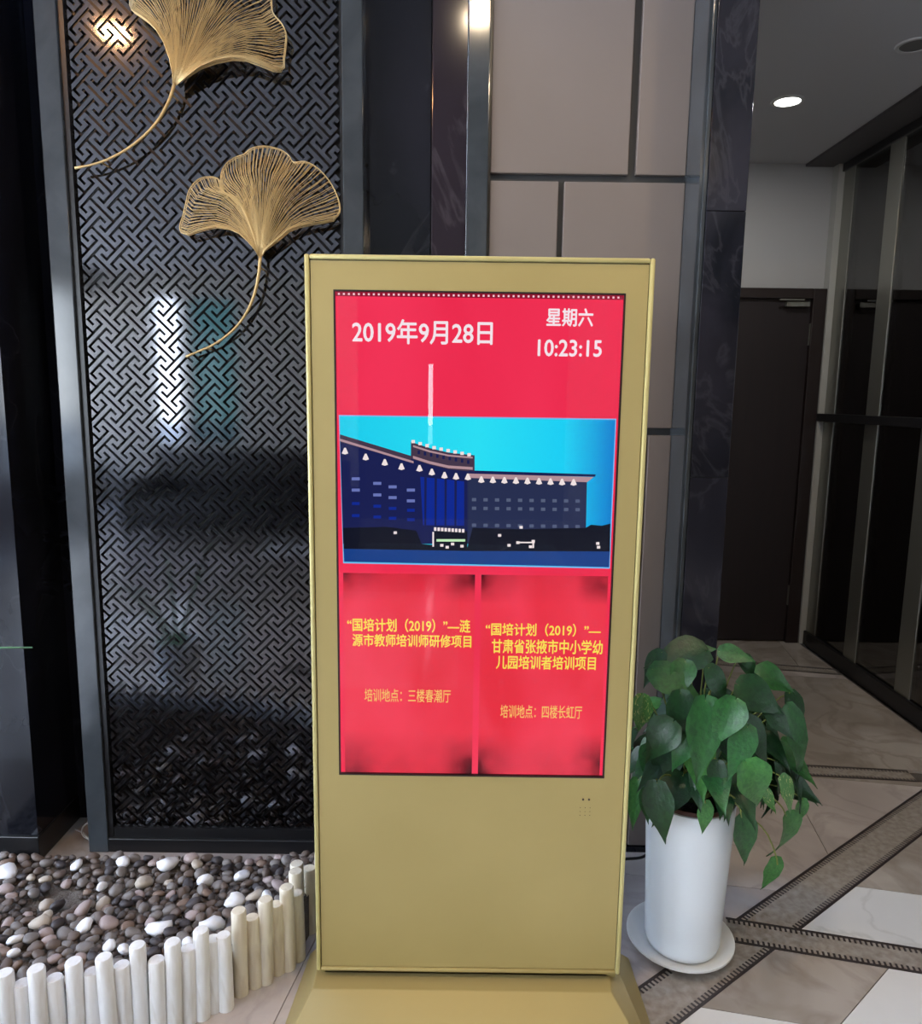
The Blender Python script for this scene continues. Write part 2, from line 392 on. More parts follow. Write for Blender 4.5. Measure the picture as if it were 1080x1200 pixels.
# ------------------------------------------------------------------ ginkgo leaves
def ginkgo(label, neck, left, topedge, right, stem, Yc):
    """left / right = side curves from the neck out, topedge = scalloped edge between their ends"""
    g = thing('ginkgo_leaf_ornament', label, 'wall ornament', 'gold wire ginkgo leaves on the fret screen')
    W = lambda L: [atY(x / 2.5714, y / 2.5714, Yc) for x, y in L]
    A = smooth_path(W(left), 9); Bc = smooth_path(W(right), 9)
    for lay, (N, bulge, dy, rw) in enumerate(((74, .016, 0, .00115), (66, .004, .012, .00105), (41, .010, .006, .0009))):
        E_ = smooth_path(W([left[-1]] + topedge + [right[-1]]), N)
        bm = bmesh.new(); ends = []
        for k in range(N):
            f = k / (N - 1); corr = E_[k] - (A[-1] * (1 - f) + Bc[-1] * f); pts = []
            rip = .009 * math.sin(f * 30)
            for q in range(9):
                t = q / 8
                b_ = A[q] * (1 - f) + Bc[q] * f + corr * (t ** 1.15)
                pts.append(b_ + Vector((0, dy * min(1, 3 * t) + rip * t * t - bulge * math.sin(PI * t), 0)))
            ends.append(pts[-1]); tube(bm, pts, [rw * (.55 + .45 * q / 8) for q in range(9)], 4)
        tag(obj('wires', bm, gold_wire, g, 'all'), kind='stuff')
        if lay < 2:
            side = lambda c: [q + Vector((0, dy * min(1, 3 * k / 8) - bulge * math.sin(PI * k / 8), 0)) for k, q in enumerate(c)]
            bm = bmesh.new(); tube(bm, side(A) + ends[1:-1] + side(Bc)[::-1], .0018 if lay == 0 else .0013, 5)
            obj('rim_wire', bm, gold_wire, g, 'all')
    sp_ = smooth_path([atY(*q, Yc) for q in stem], 24)
    bm = bmesh.new(); tube(bm, sp_, [.0052 - .0022 * k / 23 + (.0012 if k > 21 else 0) for k in range(24)], 8)
    obj('stem', bm, gold_wire, g, 'all')
    for q in (sp_[2], sp_[18]):
        bm = bmesh.new(); tube(bm, [q, Vector((q.x, 2.374, q.z))], .003, 6); obj('mounting_pin', bm, gold_wire, g)
ginkgo('lower gold wire ginkgo leaf hanging whole in view above kiosk corner', None,
       [(779, 772), (768, 752), (750, 730), (722, 704), (690, 690), (650, 685), (600, 696), (566, 708), (546, 701)],
       [(538, 680), (550, 645), (563, 610), (575, 570), (600, 538), (630, 530), (655, 537), (667, 552), (669, 520), (682, 490), (706, 471), (735, 464), (762, 449), (800, 442), (838, 447), (865, 463), (885, 489), (922, 490), (960, 510), (995, 550), (1018, 600), (1022, 640)],
       [(789, 772), (802, 752), (832, 730), (868, 699), (910, 682), (960, 673), (1003, 664)],
       [(305, 300), (303, 322), (298, 345), (288, 368), (272, 388), (250, 404), (232, 412), (218, 418)], 2.325)
ginkgo('upper gold wire ginkgo leaf cut by top of the picture, long stem to the left', None,
       [(521, 256), (522, 220), (512, 170), (490, 115), (460, 78), (428, 52), (402, 36), (390, 14)],
       [(388, -5), (392, -25), (405, -60), (430, -90), (460, -108), (485, -104), (505, -128), (545, -158), (600, -165), (650, -150), (685, -112), (715, -125), (755, -115), (790, -75), (812, -30), (815, 20), (828, 48), (850, 75), (861, 100), (857, 135), (852, 175), (855, 200)],
       [(532, 256), (565, 232), (605, 205), (650, 188), (700, 179), (740, 181), (780, 195), (820, 211), (845, 212)],
       [(204.5, 98), (198, 118), (186, 140), (170, 158), (150, 174), (128, 186), (108, 193), (88, 197)], 2.325)

# ------------------------------------------------------------------ gravel bed, pickets
tops = [(6, 1140, 1), (24, 1153, 0), (42, 1136, 1), (66, 1146, 0), (85, 1125, 1), (106, 1138, 0), (124, 1120, 1), (144, 1129, 0), (161, 1108, 1), (182, 1125, 0), (199, 1103, 1), (218, 1112, 0), (233, 1090, 1), (248, 1099, 0), (262, 1098, 0), (279, 1066, 1), (297, 1074, 0), (309, 1054, 1), (324, 1060, 0), (336, 1040, 1), (348, 1046, 0), (348, 1021, 1)]
pk = [(*atZ(x, y, .24 if t else .2)[:2], t) for x, y, t in tops]
pk = [(pk[0][0] - .037 * k, pk[0][1] - .004 * k, (k + 1) % 2) for k in range(17, 0, -1)] + pk
pk += [(-.448, 1.948, 1), (-.425, 1.985, 0), (-.395, 2.005, 1), (-.362, 2.02, 0), (-.328, 2.035, 1), (-.295, 2.05, 0), (-.27, 2.08, 1), (-.262, 2.115, 0), (-.26, 2.152, 1), (-.26, 2.188, 0), (-.26, 2.224, 1), (-.26, 2.26, 0), (-.26, 2.297, 1), (-.26, 2.333, 0)]
pick_mats = [mat('white_picket', (.84, .85, .86), .5, noise=((.70, .69, .66), 14, .8, .45, .75, (4, 4, .6))),
             mat('cream_picket', (.72, .66, .54), .5, noise=((.56, .49, .38), 12, .8, .45, .75, (4, 4, .6)))]
edg = thing('picket_edging', 'low white picket edging of round wooden posts around the gravel bed', 'garden edging', loc=(-.66, 1.66, 0))
prnd = random.Random(5)
for k, (x, y, t) in enumerate(pk):
    hgt = (.24 if t else .2) + prnd.uniform(-.003, .003); r_ = .0195
    bm = lathe([(0, 0), (r_, 0), (r_ * 1.0, hgt * .5), (r_ * .98, hgt - .004), (r_ * .86, hgt), (0, hgt + .001)], 16)
    o = obj('picket', bm, pick_mats[1 if (x > -.57 and prnd.random() < .9) else 0], smooth=True)
    o.location = (x, y, 0); o.rotation_euler = (prnd.uniform(-.02, .02), prnd.uniform(-.02, .02), prnd.uniform(0, 6)); child(o, edg)
for z in (.06, .15):
    bm = bmesh.new(); tube(bm, [(x - .0 + (.012 if x > -.5 else 0), y + .019, z) for x, y, t in pk], .0015, 5)
    child(obj('binding_wire', bm, steel), edg)
fence_pts = [(x, y) for x, y, t in pk]
def fence_y(x):
    best = 9
    for (x0, y0), (x1, y1) in zip(fence_pts, fence_pts[1:]):
        if min(x0, x1) <= x <= max(x0, x1) and x1 != x0:
            best = min(best, y0 + (y1 - y0) * (x - x0) / (x1 - x0))
    return best
def bed_z(x, y):
    fy = fence_y(max(-1.60, min(-.262, x))); t = max(0, min(1, (y - fy) / .62))
    z = .125 * (1 - t) ** 1.2 + .018
    z *= 1 - .55 * math.exp(-(((x + 1.20) / .12) ** 2 + ((y - 2.08) / .13) ** 2))
    return z
bm = bmesh.new(); NX, NY = 60, 36; g = []
for i in range(NX + 1):
    x = -1.62 + i / NX * 1.34; fy = fence_y(max(-1.60, min(-.262, x))) + .022; row = []
    for j in range(NY + 1):
        y = fy + (2.292 - fy) * j / NY
        row.append(bm.verts.new((x, y, max(.004, bed_z(x, y) - .010 + random.uniform(-.002, .002)))))
    g.append(row)
for i in range(NX):
    for j in range(NY): bm.faces.new((g[i][j], g[i + 1][j], g[i + 1][j + 1], g[i][j + 1]))
r = bmesh.ops.extrude_edge_only(bm, edges=[e for e in bm.edges if len(e.link_faces) == 1])
for v in r['geom']:
    if isinstance(v, bmesh.types.BMVert): v.co.z = .001
bmesh.ops.recalc_face_normals(bm, faces=bm.faces)
tag(obj('gravel_bed', bm, mat('sand', (.20, .18, .155), .95, noise=((.12, .10, .085), 40, .4, .3, .7), bump=(150, .9)), None, 'all'),
    'brown sandy ground of the pebble bed inside the white picket edging', 'gravel', kind='stuff')

stone_mats = {}
def smat(nm, a, b, rough=.55): stone_mats[nm] = mat('pebble_' + nm, lin(a), rough, noise=(lin(b), 25, .5, .3, .75))
smat('white', (246, 247, 250), (225, 226, 230)); smat('cream', (196, 186, 170), (172, 160, 148)); smat('grey', (136, 130, 126), (108, 102, 100))
smat('brown', (116, 102, 93), (90, 78, 72)); smat('dark', (74, 68, 69), (54, 50, 53)); smat('rust', (138, 116, 100), (108, 90, 80)); smat('pink', (176, 160, 156), (150, 134, 131))
stone_mesh = {}
def stone(kind, var, angular=False):
    k = (kind, var)
    if k in stone_mesh: return stone_mesh[k]
    rnd = random.Random(var * 31 + len(kind)); bm = bmesh.new(); bmesh.ops.create_icosphere(bm, subdivisions=2, radius=1)
    ph = [Vector((rnd.uniform(-1, 1), rnd.uniform(-1, 1), rnd.uniform(-1, 1))).normalized() for _ in range(7)]
    for v in bm.verts:
        n = v.co.normalized(); f = 1
        for q in ph:
            d = n.dot(q); f -= (.20 if angular else .15) * max(0, d - .55) / .45 * 1.2
        v.co = Vector((n.x * f * 1.15, n.y * f * .92, n.z * f * .68))
    me = bpy.data.meshes.new('pebble'); bm.to_mesh(me); bm.free(); me.materials.append(stone_mats[kind])
    me.polygons.foreach_set('use_smooth', [True] * len(me.polygons)); stone_mesh[k] = me; return me
def put_pebble(x, y, z, r_, kind, label, group, var=None, rx=.35):
    o = bpy.data.objects.new('pebble', stone(kind, var if var is not None else random.randrange(7), kind == 'white')); C.objects.link(o)
    o.location = (x, y, z); o.scale = (r_, r_, r_)
    o.rotation_euler = (random.uniform(-rx, rx), random.uniform(-rx, rx), random.uniform(0, 6.28))
    tag(o, label, 'pebble', group); return o
hero = [ # x, y, radius px, kind, label
 (7, 1021, 15, 'white', 'large white pebble at far left edge of the gravel bed'),
 (89, 1014, 8, 'white', 'small round white pebble below the loop of white cable'),
 (198, 1011, 13, 'white', 'white rounded pebble at back of bed under the fret screen'),
 (243, 1031, 11, 'white', 'pointed white pebble in back half of bed below lower ginkgo stem'),
 (284, 1026, 9, 'white', 'narrow tilted white pebble at back right of the bed'),
 (120, 1039, 7, 'white', 'small white pebble at back of bed left of the round cream one'),
 (170, 1034, 10, 'cream', 'round cream pebble in back middle of the bed'),
 (98, 1086, 12, 'white', 'bluish white pebble left of middle of the bed'),
 (128, 1082, 11, 'pink', 'pinkish pale pebble left of middle beside bluish white one'),
 (46, 1081, 12, 'cream', 'large cream pebble in left part of the bed'),
 (17, 1101, 10, 'white', 'upper of two pale pebbles at left edge behind pickets'),
 (18, 1116, 8, 'white', 'lower of two pale pebbles at left edge behind pickets'),
 (127, 1108, 10, 'white', 'white pebble behind tall picket in left half of edging'),
 (186, 1087, 15, 'white', 'largest white pebble behind pickets in middle of the edging'),
 (146, 1112, 10, 'white', 'white pebble wedged behind pickets left of the largest white one'),
 (247, 1083, 15, 'white', 'big white pebble behind short pickets at bend of the edging'),
 (274, 1056, 13, 'white', 'white pebble perched behind tall picket right of the bend'),
 (298, 1050, 10, 'cream', 'cream pebble behind right hand pickets'),
 (313, 1049, 8, 'white', 'small white pebble behind second tall picket from the kiosk'),
 (219, 1106, 9, 'white', 'white pebble showing between tall pickets before the bend'),
 (326, 1037, 9, 'pink', 'flat pinkish pebble lying beside last tall pickets'),
 (143, 1009, 9, 'white', 'pale pebble at back left of bed against the fret screen'),
 (224, 1006, 8, 'pink', 'pale pink pebble at very back edge of the bed'),
 (55, 1060, 9, 'cream', 'pale pebble beside dark pebble in left part of the bed'),
 (68, 1061, 9, 'dark', 'almost black pebble beside pale one in left part of bed'),
 (98, 1066, 11, 'pink', 'pink grey pebble above bluish white one in the bed'),
 (36, 1100, 10, 'grey', 'grey pebble near left edge beside two pale ones'),
 (181, 1116, 9, 'dark', 'dark pebble seen in gap above short picket in the middle'),
 (268, 1092, 8, 'cream', 'cream pebble behind short pickets at the bend'),
]
placed = []
for x, y, rp, kind, lab in hero:
    z = .06
    for _ in range(12):
        q = atZ(x, y, z); z = bed_z(q.x, q.y) + .016
    fy = fence_y(q.x)
    if q.y < fy + .045: q = atZ(x, y, z + .05); z = z + .05
    r_ = rp * q.y / 880 * 1.14
    put_pebble(q.x, q.y, z, r_, kind, lab, None, rx=.5); placed.append((q.x, q.y, r_))
adj = {'grey': 'grey', 'brown': 'brown', 'dark': 'dark charcoal', 'rust': 'rust brown', 'pink': 'dull pink', 'cream': 'small cream'}
def zone(x, y):
    back = y > fence_y(x) + .33
    return ('back ' if back else 'front ') + ('left' if x < -.98 else 'middle' if x < -.68 else 'right')
ztxt = {'back left': 'at back left of bed near the black column', 'back middle': 'at back of bed below middle of fret screen', 'back right': 'at back right of bed near the kiosk',
        'front left': 'right behind the left hand pickets', 'front middle': 'right behind pickets in the middle of edging', 'front right': 'behind pickets at right end near the kiosk'}
cnt = 0; tries = 0; extra = []
while tries < 26000:
    tries += 1
    x = random.uniform(-1.58, -.30); fy = fence_y(x); y = random.uniform(fy + .045, 2.29)
    r_ = random.uniform(.0145, .0235) * (1.0 if tries < 9000 else .72)
    if ((x + 1.21) / .085) ** 2 + ((y - 2.07) / .075) ** 2 < 1: continue
    if any((x - a) ** 2 + (y - b) ** 2 < ((r_ + c) * .84) ** 2 for a, b, c in placed): continue
    placed.append((x, y, r_)); extra.append((x, y, r_))
def vis(x, y): # in the picture
    v = Vector((x, y, .05)) - EYE; d = v.dot(FW); return v.dot(RT) / d * F + 540 > -12
extra.sort(key=lambda e: (not vis(e[0], e[1]), -e[2]))
kinds = ['grey'] * 6 + ['brown'] * 7 + ['dark'] * 4 + ['rust'] * 2 + ['pink'] * 2 + ['cream']
rest = bmesh.new()
for k, (x, y, r_) in enumerate(extra):
    z = bed_z(x, y) + r_ * random.uniform(.28, .62); kind = random.choice(kinds)
    if k < 268:
        zn = zone(x, y); put_pebble(x, y, z, r_, kind, adj[kind] + ' pebble ' + ztxt[zn], kind + ' pebbles, ' + zn + ' of the bed')
    else:
        n0 = len(rest.verts); me = stone('brown', k % 7); rest.from_mesh(me); rest.verts.ensure_lookup_table()
        M_ = Matrix.Translation((x, y, z)) @ Matrix.Rotation(random.uniform(0, 6), 4, 'Z') @ Matrix.Scale(r_, 4)
        for v in rest.verts[n0:]: v.co = M_ @ v.co
# filler grit under and between the pebbles
for k in range(1100):
    x = random.uniform(-1.6, -.29); fy = fence_y(max(-1.60, min(-.262, x))); y = random.uniform(fy + .035, 2.29)
    if ((x + 1.21) / .07) ** 2 + ((y - 2.07) / .06) ** 2 < 1: continue
    r_ = random.uniform(.006, .012); q = Vector((x, y, bed_z(x, y) - .002))
    rr = bmesh.ops.create_icosphere(rest, subdivisions=1, radius=r_)
    for v in rr['verts']: v.co = Vector((v.co.x * 1.2, v.co.y, v.co.z * .75)) + q
tag(obj('small_gravel', rest, mat('grit', lin((112, 100, 92)), .7, noise=(lin((62, 56, 54)), 30, .4, .35, .6)), None, 'all'),
    'small grey brown grit filling gaps between the larger pebbles', 'gravel', kind='stuff')
print('pebbles', len(hero), len(extra))

# ------------------------------------------------------------------ kiosk
KX0, KX1, KY, KZ0, KZ1 = -.352, .420, 1.715, .10, 1.856
SX0, SX1, SZ0, SZ1 = -.289, .3585, .633, 1.781
kio = thing('information_kiosk', 'gold metal floor standing display kiosk with lit red screen', 'kiosk', loc=(.034, 1.76, 0))
K = lambda o: child(o, kio)
K(obj('cabinet_body', B(KX0 + .006, KX1 - .006, KY + .012, KY + .085, KZ0 - .02, KZ1 - .006, .004), gold_panel, smooth=True))
tr = .011
bm = bmesh.new()   # outer trim, four rounded bars
for a in ((KX0, KX0 + tr, KY - .003, KY + .06, KZ0, KZ1), (KX1 - tr, KX1, KY - .003, KY + .06, KZ0, KZ1)): 
    K(obj('side_trim', B(*a, .004), gold_trim, smooth=True))
K(obj('top_trim', B(KX0 + tr, KX1 - tr, KY - .003, KY + .06, KZ1 - tr, KZ1, .004), gold_trim, smooth=True))
K(obj('bottom_trim', B(KX0 + tr, KX1 - tr, KY - .003, KY + .06, KZ0, KZ0 + tr, .004), gold_panel, smooth=True))
bm.free()
g_ = .0022; ix0, ix1, iz0, iz1 = KX0 + tr + g_, KX1 - tr - g_, KZ0 + tr + g_, KZ1 - tr - g_
bm = bmesh.new()
for a in ((ix0, SX0, iz0, iz1), (SX1, ix1, iz0, iz1), (SX0, SX1, SZ1, iz1), (SX0, SX1, iz0, SZ0)):
    box(bm, a[0], a[1], KY + .001, KY + .013, a[2], a[3])
bmesh.ops.remove_doubles(bm, verts=bm.verts, dist=1e-5)
K(obj('front_panel', bm, gold_panel))
K(obj('seam_gasket', box(box(box(B(KX0 + tr - .001, ix0 + .001, KY + .006, KY + .0125, KZ0 + tr, KZ1 - tr), ix1 - .001, KX1 - tr + .001, KY + .006, KY + .0125, KZ0 + tr, KZ1 - tr),
      ix0, ix1, KY + .006, KY + .0125, KZ0 + tr - .001, iz0 + .001), ix0, ix1, KY + .006, KY + .0125, iz1 - .001, KZ1 - tr + .001), mat('gasket', (.05, .04, .02), .6)))
# screen bezel
bz = .0035; bm = bmesh.new()
for a in ((SX0, SX0 + bz, SZ0, SZ1), (SX1 - bz, SX1, SZ0, SZ1), (SX0 + bz, SX1 - bz, SZ1 - bz, SZ1), (SX0 + bz, SX1 - bz, SZ0, SZ0 + bz)):
    box(bm, a[0], a[1], KY + .0005, KY + .011, a[2], a[3])
K(obj('screen_bezel', bm, mat('bezel_black', (.012, .006, .006), .4)))
DY = KY + .009
def noisy_emit(name, c1, c2, s, scale, edge=None):
    M = emit(name, c1, s); n = M.node_tree.nodes; l = M.node_tree.links; e = [q for q in n if q.type == 'EMISSION'][0]
    tc = n.new('ShaderNodeTexCoord'); mp = n.new('ShaderNodeMapping'); mp.inputs['Scale'].default_value = (1, 1, .45)
    t = n.new('ShaderNodeTexNoise'); t.inputs['Scale'].default_value = scale; t.inputs['Detail'].default_value = 2; t.inputs['Distortion'].default_value = .7
    r = n.new('ShaderNodeValToRGB'); r.color_ramp.elements[0].color = (*c1, 1); r.color_ramp.elements[1].color = (*c2, 1)
    r.color_ramp.elements[0].position = .35; r.color_ramp.elements[1].position = .7
    l.new(tc.outputs['Object'], mp.inputs[0]); l.new(mp.outputs[0], t.inputs[0]); l.new(t.outputs[0], r.inputs[0])
    col = r.outputs[0]
    if edge:   # printed smudges along the top and bottom of the cards
        sp2 = n.new('ShaderNodeSeparateXYZ'); l.new(tc.outputs['Generated'], sp2.inputs[0])
        def curve(sock, pts):
            q = n.new('ShaderNodeValToRGB'); q.color_ramp.elements.remove(q.color_ramp.elements[1])
            q.color_ramp.elements[0].position = pts[0][0]; q.color_ramp.elements[0].color = (pts[0][1],) * 3 + (1,)
            for a, b in pts[1:]: k = q.color_ramp.elements.new(a); k.color = (b,) * 3 + (1,)
            l.new(sock, q.inputs[0]); return q.outputs[0]
        cz = curve(sp2.outputs['Z'], [(0, 1), (.06, .9), (.22, 0), (.86, 0), (.94, .7), (1, 1)])
        cx = curve(sp2.outputs['X'], [(0, 1), (.14, .55), (.3, .2), (.75, .22), (.86, .7), (1, 1)])
        t3 = n.new('ShaderNodeTexNoise'); t3.inputs['Scale'].default_value = 14; l.new(tc.outputs['Object'], t3.inputs[0])
        c3 = curve(t3.outputs[0], [(.3, .35), (.6, 1)])
        m1 = n.new('ShaderNodeMath'); m1.operation = 'MULTIPLY'; m2 = n.new('ShaderNodeMath'); m2.operation = 'MULTIPLY'
        l.new(cz, m1.inputs[0]); l.new(cx, m1.inputs[1]); l.new(m1.outputs[0], m2.inputs[0]); l.new(c3, m2.inputs[1])
        mx = n.new('ShaderNodeMix'); mx.data_type = 'RGBA'; l.new(m2.outputs[0], mx.inputs['Factor']); l.new(col, mx.inputs['A'])
        mx.inputs['B'].default_value = (*edge, 1); col = mx.outputs['Result']
    l.new(col, e.inputs[0]); return M
red = noisy_emit('screen_red', lin((242, 42, 78)), lin((252, 56, 92)), 1.03, 3)
card_m = noisy_emit('card_red', lin((240, 42, 64)), lin((253, 62, 88)), 1.0, 5, lin((45, 4, 18)))
disp = K(obj('screen', B(SX0 + .001, SX1 - .001, DY, DY + .003, SZ0 + .001, SZ1 - .001), red))
def sub(o): o.parent = disp; return o
def flat(bm, pts, off, mi=0):
    """polygon given by points (X, Z) on the display, off = layer"""
    vs_ = [bm.verts.new((x, DY - off * .00012, z)) for x, z in pts]
    f = bm.faces.new(vs_); f.material_index = mi; f.normal_update()
    if f.normal.y > 0: f.normal_flip()
def pxq(x, y): q = atY(x, y, DY); return (q.x, q.z)
for (x0, x1) in ((-.275, .035), (.050, .348)):
    bm = bmesh.new(); flat(bm, [(x0, .636), (x1, .636), (x1, 1.137), (x0, 1.137)], 1)
    r = bmesh.ops.extrude_face_region(bm, geom=list(bm.faces))
    for v in r['geom']:
        if isinstance(v, bmesh.types.BMVert): v.co.y -= .0001
    sub(obj('notice_card', bm, card_m))
bm = bmesh.new()
flat(bm, [(SX0 + .004, 1.768), (SX1 - .004, 1.768), (SX1 - .004, 1.7775), (SX0 + .004, 1.7775)], 1, 0)
for k in range(57):
    x = -.278 + k * .0111; flat(bm, [(x - .0021, 1.7706), (x + .0021, 1.7706), (x + .0021, 1.7748), (x - .0021, 1.7748)], 2, 1)
sub(obj('dotted_band', bm, [emit('band_red', lin((150, 20, 50))), emit('dot_white', lin((255, 215, 225)))]))
def text(s, px0, py0, px1, py1, m_, name, bold=.0):
    cu = bpy.data.curves.new(name, 'FONT'); cu.body = s; cu.size = 1; cu.resolution_u = 3
    to = bpy.data.objects.new(name, cu); C.objects.link(to)
    dg = bpy.context.evaluated_depsgraph_get(); dg.update()
    me0 = bpy.data.meshes.new_from_object(to.evaluated_get(dg)); bpy.data.objects.remove(to)
    xs = [v.co.x for v in me0.vertices]; ys = [v.co.y for v in me0.vertices]
    (ax, az), (bx_, bz_) = pxq(px0, py1), pxq(px1, py0)
    sx, sy = (bx_ - ax) / (max(xs) - min(xs)), (bz_ - az) / (max(ys) - min(ys))
    mx_, my_ = min(xs), min(ys); bt = bmesh.new()
    for q, (ox, oz) in enumerate(((-1, 0), (1, 0), (0, 1), (0, -1), (0, 0)) if bold else ((0, 0),)):   # bold: thickened strokes
        n0 = len(bt.verts); bt.from_mesh(me0); bt.verts.ensure_lookup_table()
        for v in bt.verts[n0:]: v.co = Vector((ax + (v.co.x - mx_ + ox * bold) * sx, DY - .0006 - q * 1e-6, az + (v.co.y - my_ + oz * bold) * sy))
    me = bpy.data.meshes.new(name); bt.to_mesh(me); bt.free()
    me.materials.clear(); me.materials.append(m_); me.name = name
    o = bpy.data.objects.new(name, me); C.objects.link(o); o.parent = disp; return o
tw = emit('text_white', lin((255, 238, 246)), 1.0); ty = emit('text_yellow', lin((255, 232, 90))); tyl = emit('text_pale_yellow', lin((250, 205, 110)))
text('2019年9月28日', 413, 376, 577, 402, tw, 'date_lettering', .018)
text('星期六', 640, 362, 695, 382, tw, 'weekday_lettering', .022)
text('10:23:15', 630, 399, 705, 417, tw, 'clock_lettering', .018)
text('“国培计划（2019）”—涟', 407, 726, 551, 739.5, ty, 'title_lettering', .018)
text('源市教师培训师研修项目', 413, 744.5, 552, 757, ty, 'title_lettering', .018)
text('培训地点：三楼春潮厅', 427, 808, 528, 822, tyl, 'venue_lettering', .006)
text('“国培计划（2019）”—', 569, 731.5, 704, 744.5, ty, 'title_lettering', .018)
text('甘肃省张掖市中小学幼', 576, 750.5, 706, 765, ty, 'title_lettering', .018)
text('儿园培训者培训项目', 581, 769.5, 698, 783.5, ty, 'title_lettering', .018)
text('培训地点：四楼长虹厅', 586, 827, 682, 841, tyl, 'venue_lettering', .006)
# photo of the hotel on the screen
ph_m = [noisy_emit('pic_sky', lin((24, 205, 246)), lin((20, 196, 244)), 1, 4), emit('pic_navy', lin((28, 34, 84))), emit('pic_slate', lin((42, 50, 84))),
        emit('pic_blue', lin((18, 44, 150))), emit('pic_brown', lin((72, 58, 78))), emit('pic_eave', lin((186, 150, 158))),
        emit('pic_light', lin((250, 236, 235))), emit('pic_window', lin((110, 122, 190))), emit('pic_trees', lin((18, 22, 38))),
        emit('pic_ground', lin((26, 66, 140))), emit('pic_rim', lin((120, 190, 245))), emit('pic_greenish', lin((200, 240, 190))), emit('pic_dimwin', lin((90, 100, 128))),
        emit('pic_sky_deep', lin((18, 140, 225)))]
# sky gets deeper to the right
gm = ph_m[0]; n = gm.node_tree.nodes; l = gm.node_tree.links; e_ = [q for q in n if q.type == 'EMISSION'][0]
tc = n.new('ShaderNodeTexCoord'); s3 = n.new('ShaderNodeSeparateXYZ'); l.new(tc.outputs['Generated'], s3.inputs[0])
rr = n.new('ShaderNodeValToRGB'); rr.color_ramp.elements[0].color = (*lin((30, 212, 246)), 1); rr.color_ramp.elements[1].color = (*lin((12, 128, 215)), 1)
k = rr.color_ramp.elements.new(.5); k.color = (*lin((44, 232, 255)), 1); k = rr.color_ramp.elements.new(.82); k.color = (*lin((30, 215, 255)), 1)
l.new(s3.outputs['X'], rr.inputs[0]); l.new(rr.outputs[0], e_.inputs[0])
bm = bmesh.new()
def pc(pts, off, mi): flat(bm, [pxq(390 + x / 3.176, 480 + y / 3.176) for x, y in pts], off, mi)
def rc(x0, y0, x1, y1, off, mi): pc([(x0, y0), (x1, y0), (x1, y1), (x0, y1)], off, mi)
pc([(22, 20), (1054, 34), (1030, 592), (38, 572)], 1, 10)
pc([(26, 25), (1050, 39), (1026, 587), (42, 567)], 1.5, 0)
pc([(26, 105), (290, 178), (527, 225), (505, 245), (505, 500), (38, 500)], 2, 1)
pc([(500, 235), (945, 262), (940, 500), (500, 500)], 2, 2)
pc([(325, 250), (495, 268), (495, 432), (335, 430)], 2.5, 3)
for x in (340, 378, 415, 452, 488): pc([(x, 252), (x + 9, 253), (x + 7, 432), (x, 432)], 3, 1)
pc([(26, 92), (290, 172), (290, 196), (26, 120)], 3, 4); pc([(26, 108), (300, 192), (300, 200), (26, 117)], 3.3, 5)
pc([(290, 120), (360, 143), (430, 160), (527, 170), (527, 232), (430, 222), (350, 202), (290, 182)], 3, 4)
pc([(298, 132), (360, 152), (430, 168), (520, 176), (520, 182), (430, 174), (360, 159), (298, 139)], 3.3, 5)
pc([(298, 172), (360, 192), (430, 208), (520, 214), (520, 224), (430, 218), (360, 202), (298, 182)], 3.3, 5)
for k in range(9): x = 315 + k * 23; y = 152 + k * 4.5; rc(x, y, x + 9, y + 14, 3.4, 1)
pc([(505, 226), (978, 241), (975, 250), (505, 240)], 3, 1); pc([(505, 238), (970, 251), (945, 270), (505, 254)], 3.3, 5)
for x, y in ((45, 158), (122, 180), (193, 200), (255, 216), (322, 222), (368, 236), (415, 248), (458, 252), (502, 254), *[(552 + 42.9 * k, 264 + 1.3 * k) for k in range(9)]):
    pc([(x - 3, y - 16), (x + 3, y - 16), (x + 12, y + 5), (x, y + 9), (x - 12, y + 5)], 4, 6)
for x, y in ((85, 258), (85, 300), (165, 275), (165, 318), (222, 288), (222, 328), (290, 300), (290, 340)): rc(x - 15, y - 6, x + 15, y + 5, 4, 7)
for x, y in ((85, 350), (165, 360), (222, 368), (290, 375), (85, 395), (165, 400), (222, 405), (290, 410)): rc(x - 14, y - 6, x + 14, y + 5, 4, 3)
for k in range(10):
    for y in (335, 367, 430): x = 525 + k * 42.8; rc(x - 8, y - 6 + k * .6, x + 8, y + 6 + k * .6, 4, 12)
pc([(38, 440), (200, 436), (310, 450), (330, 500), (500, 512), (520, 440), (700, 445), (940, 440), (960, 428), (1000, 432), (1032, 424), (1030, 530), (40, 528)], 4.5, 8)
pc([(40, 518), (500, 526), (1030, 528), (1027, 586), (42, 566)], 5, 9)
rc(372, 452, 500, 520, 5.2, 8)
rc(385, 482, 492, 491, 5.6, 11); rc(370, 455, 376, 510, 5.6, 6)
for k in range(9): rc(376 + k * 13, 438 + k * .8, 385 + k * 13, 451 + k * .8, 5.6, 6)
for k in range(9):
    x = 298 + k * 26; y = 113 + 7.6 * k if k < 4 else 136 + 5.2 * (k - 3); rc(x - 6, y, x + 7, y + 12, 3.6, 6)
for x, y in ((232, 458), (405, 505), (425, 512), (445, 500), (480, 508), (620, 468), (700, 438), (655, 505), (688, 495), (745, 490), (735, 510), (988, 512), (985, 498)): rc(x - 6, y - 5, x + 6, y + 5, 5.6, 6)
rc(690, 492, 750, 497, 5.6, 6); rc(742, 495, 748, 515, 5.6, 6)
sub(obj('hotel_picture', bm, ph_m))
K(obj('front_glass', B(SX0 + bz, SX1 - bz, KY + .004, KY + .007, SZ0 + bz, SZ1 - bz), screen_glass))
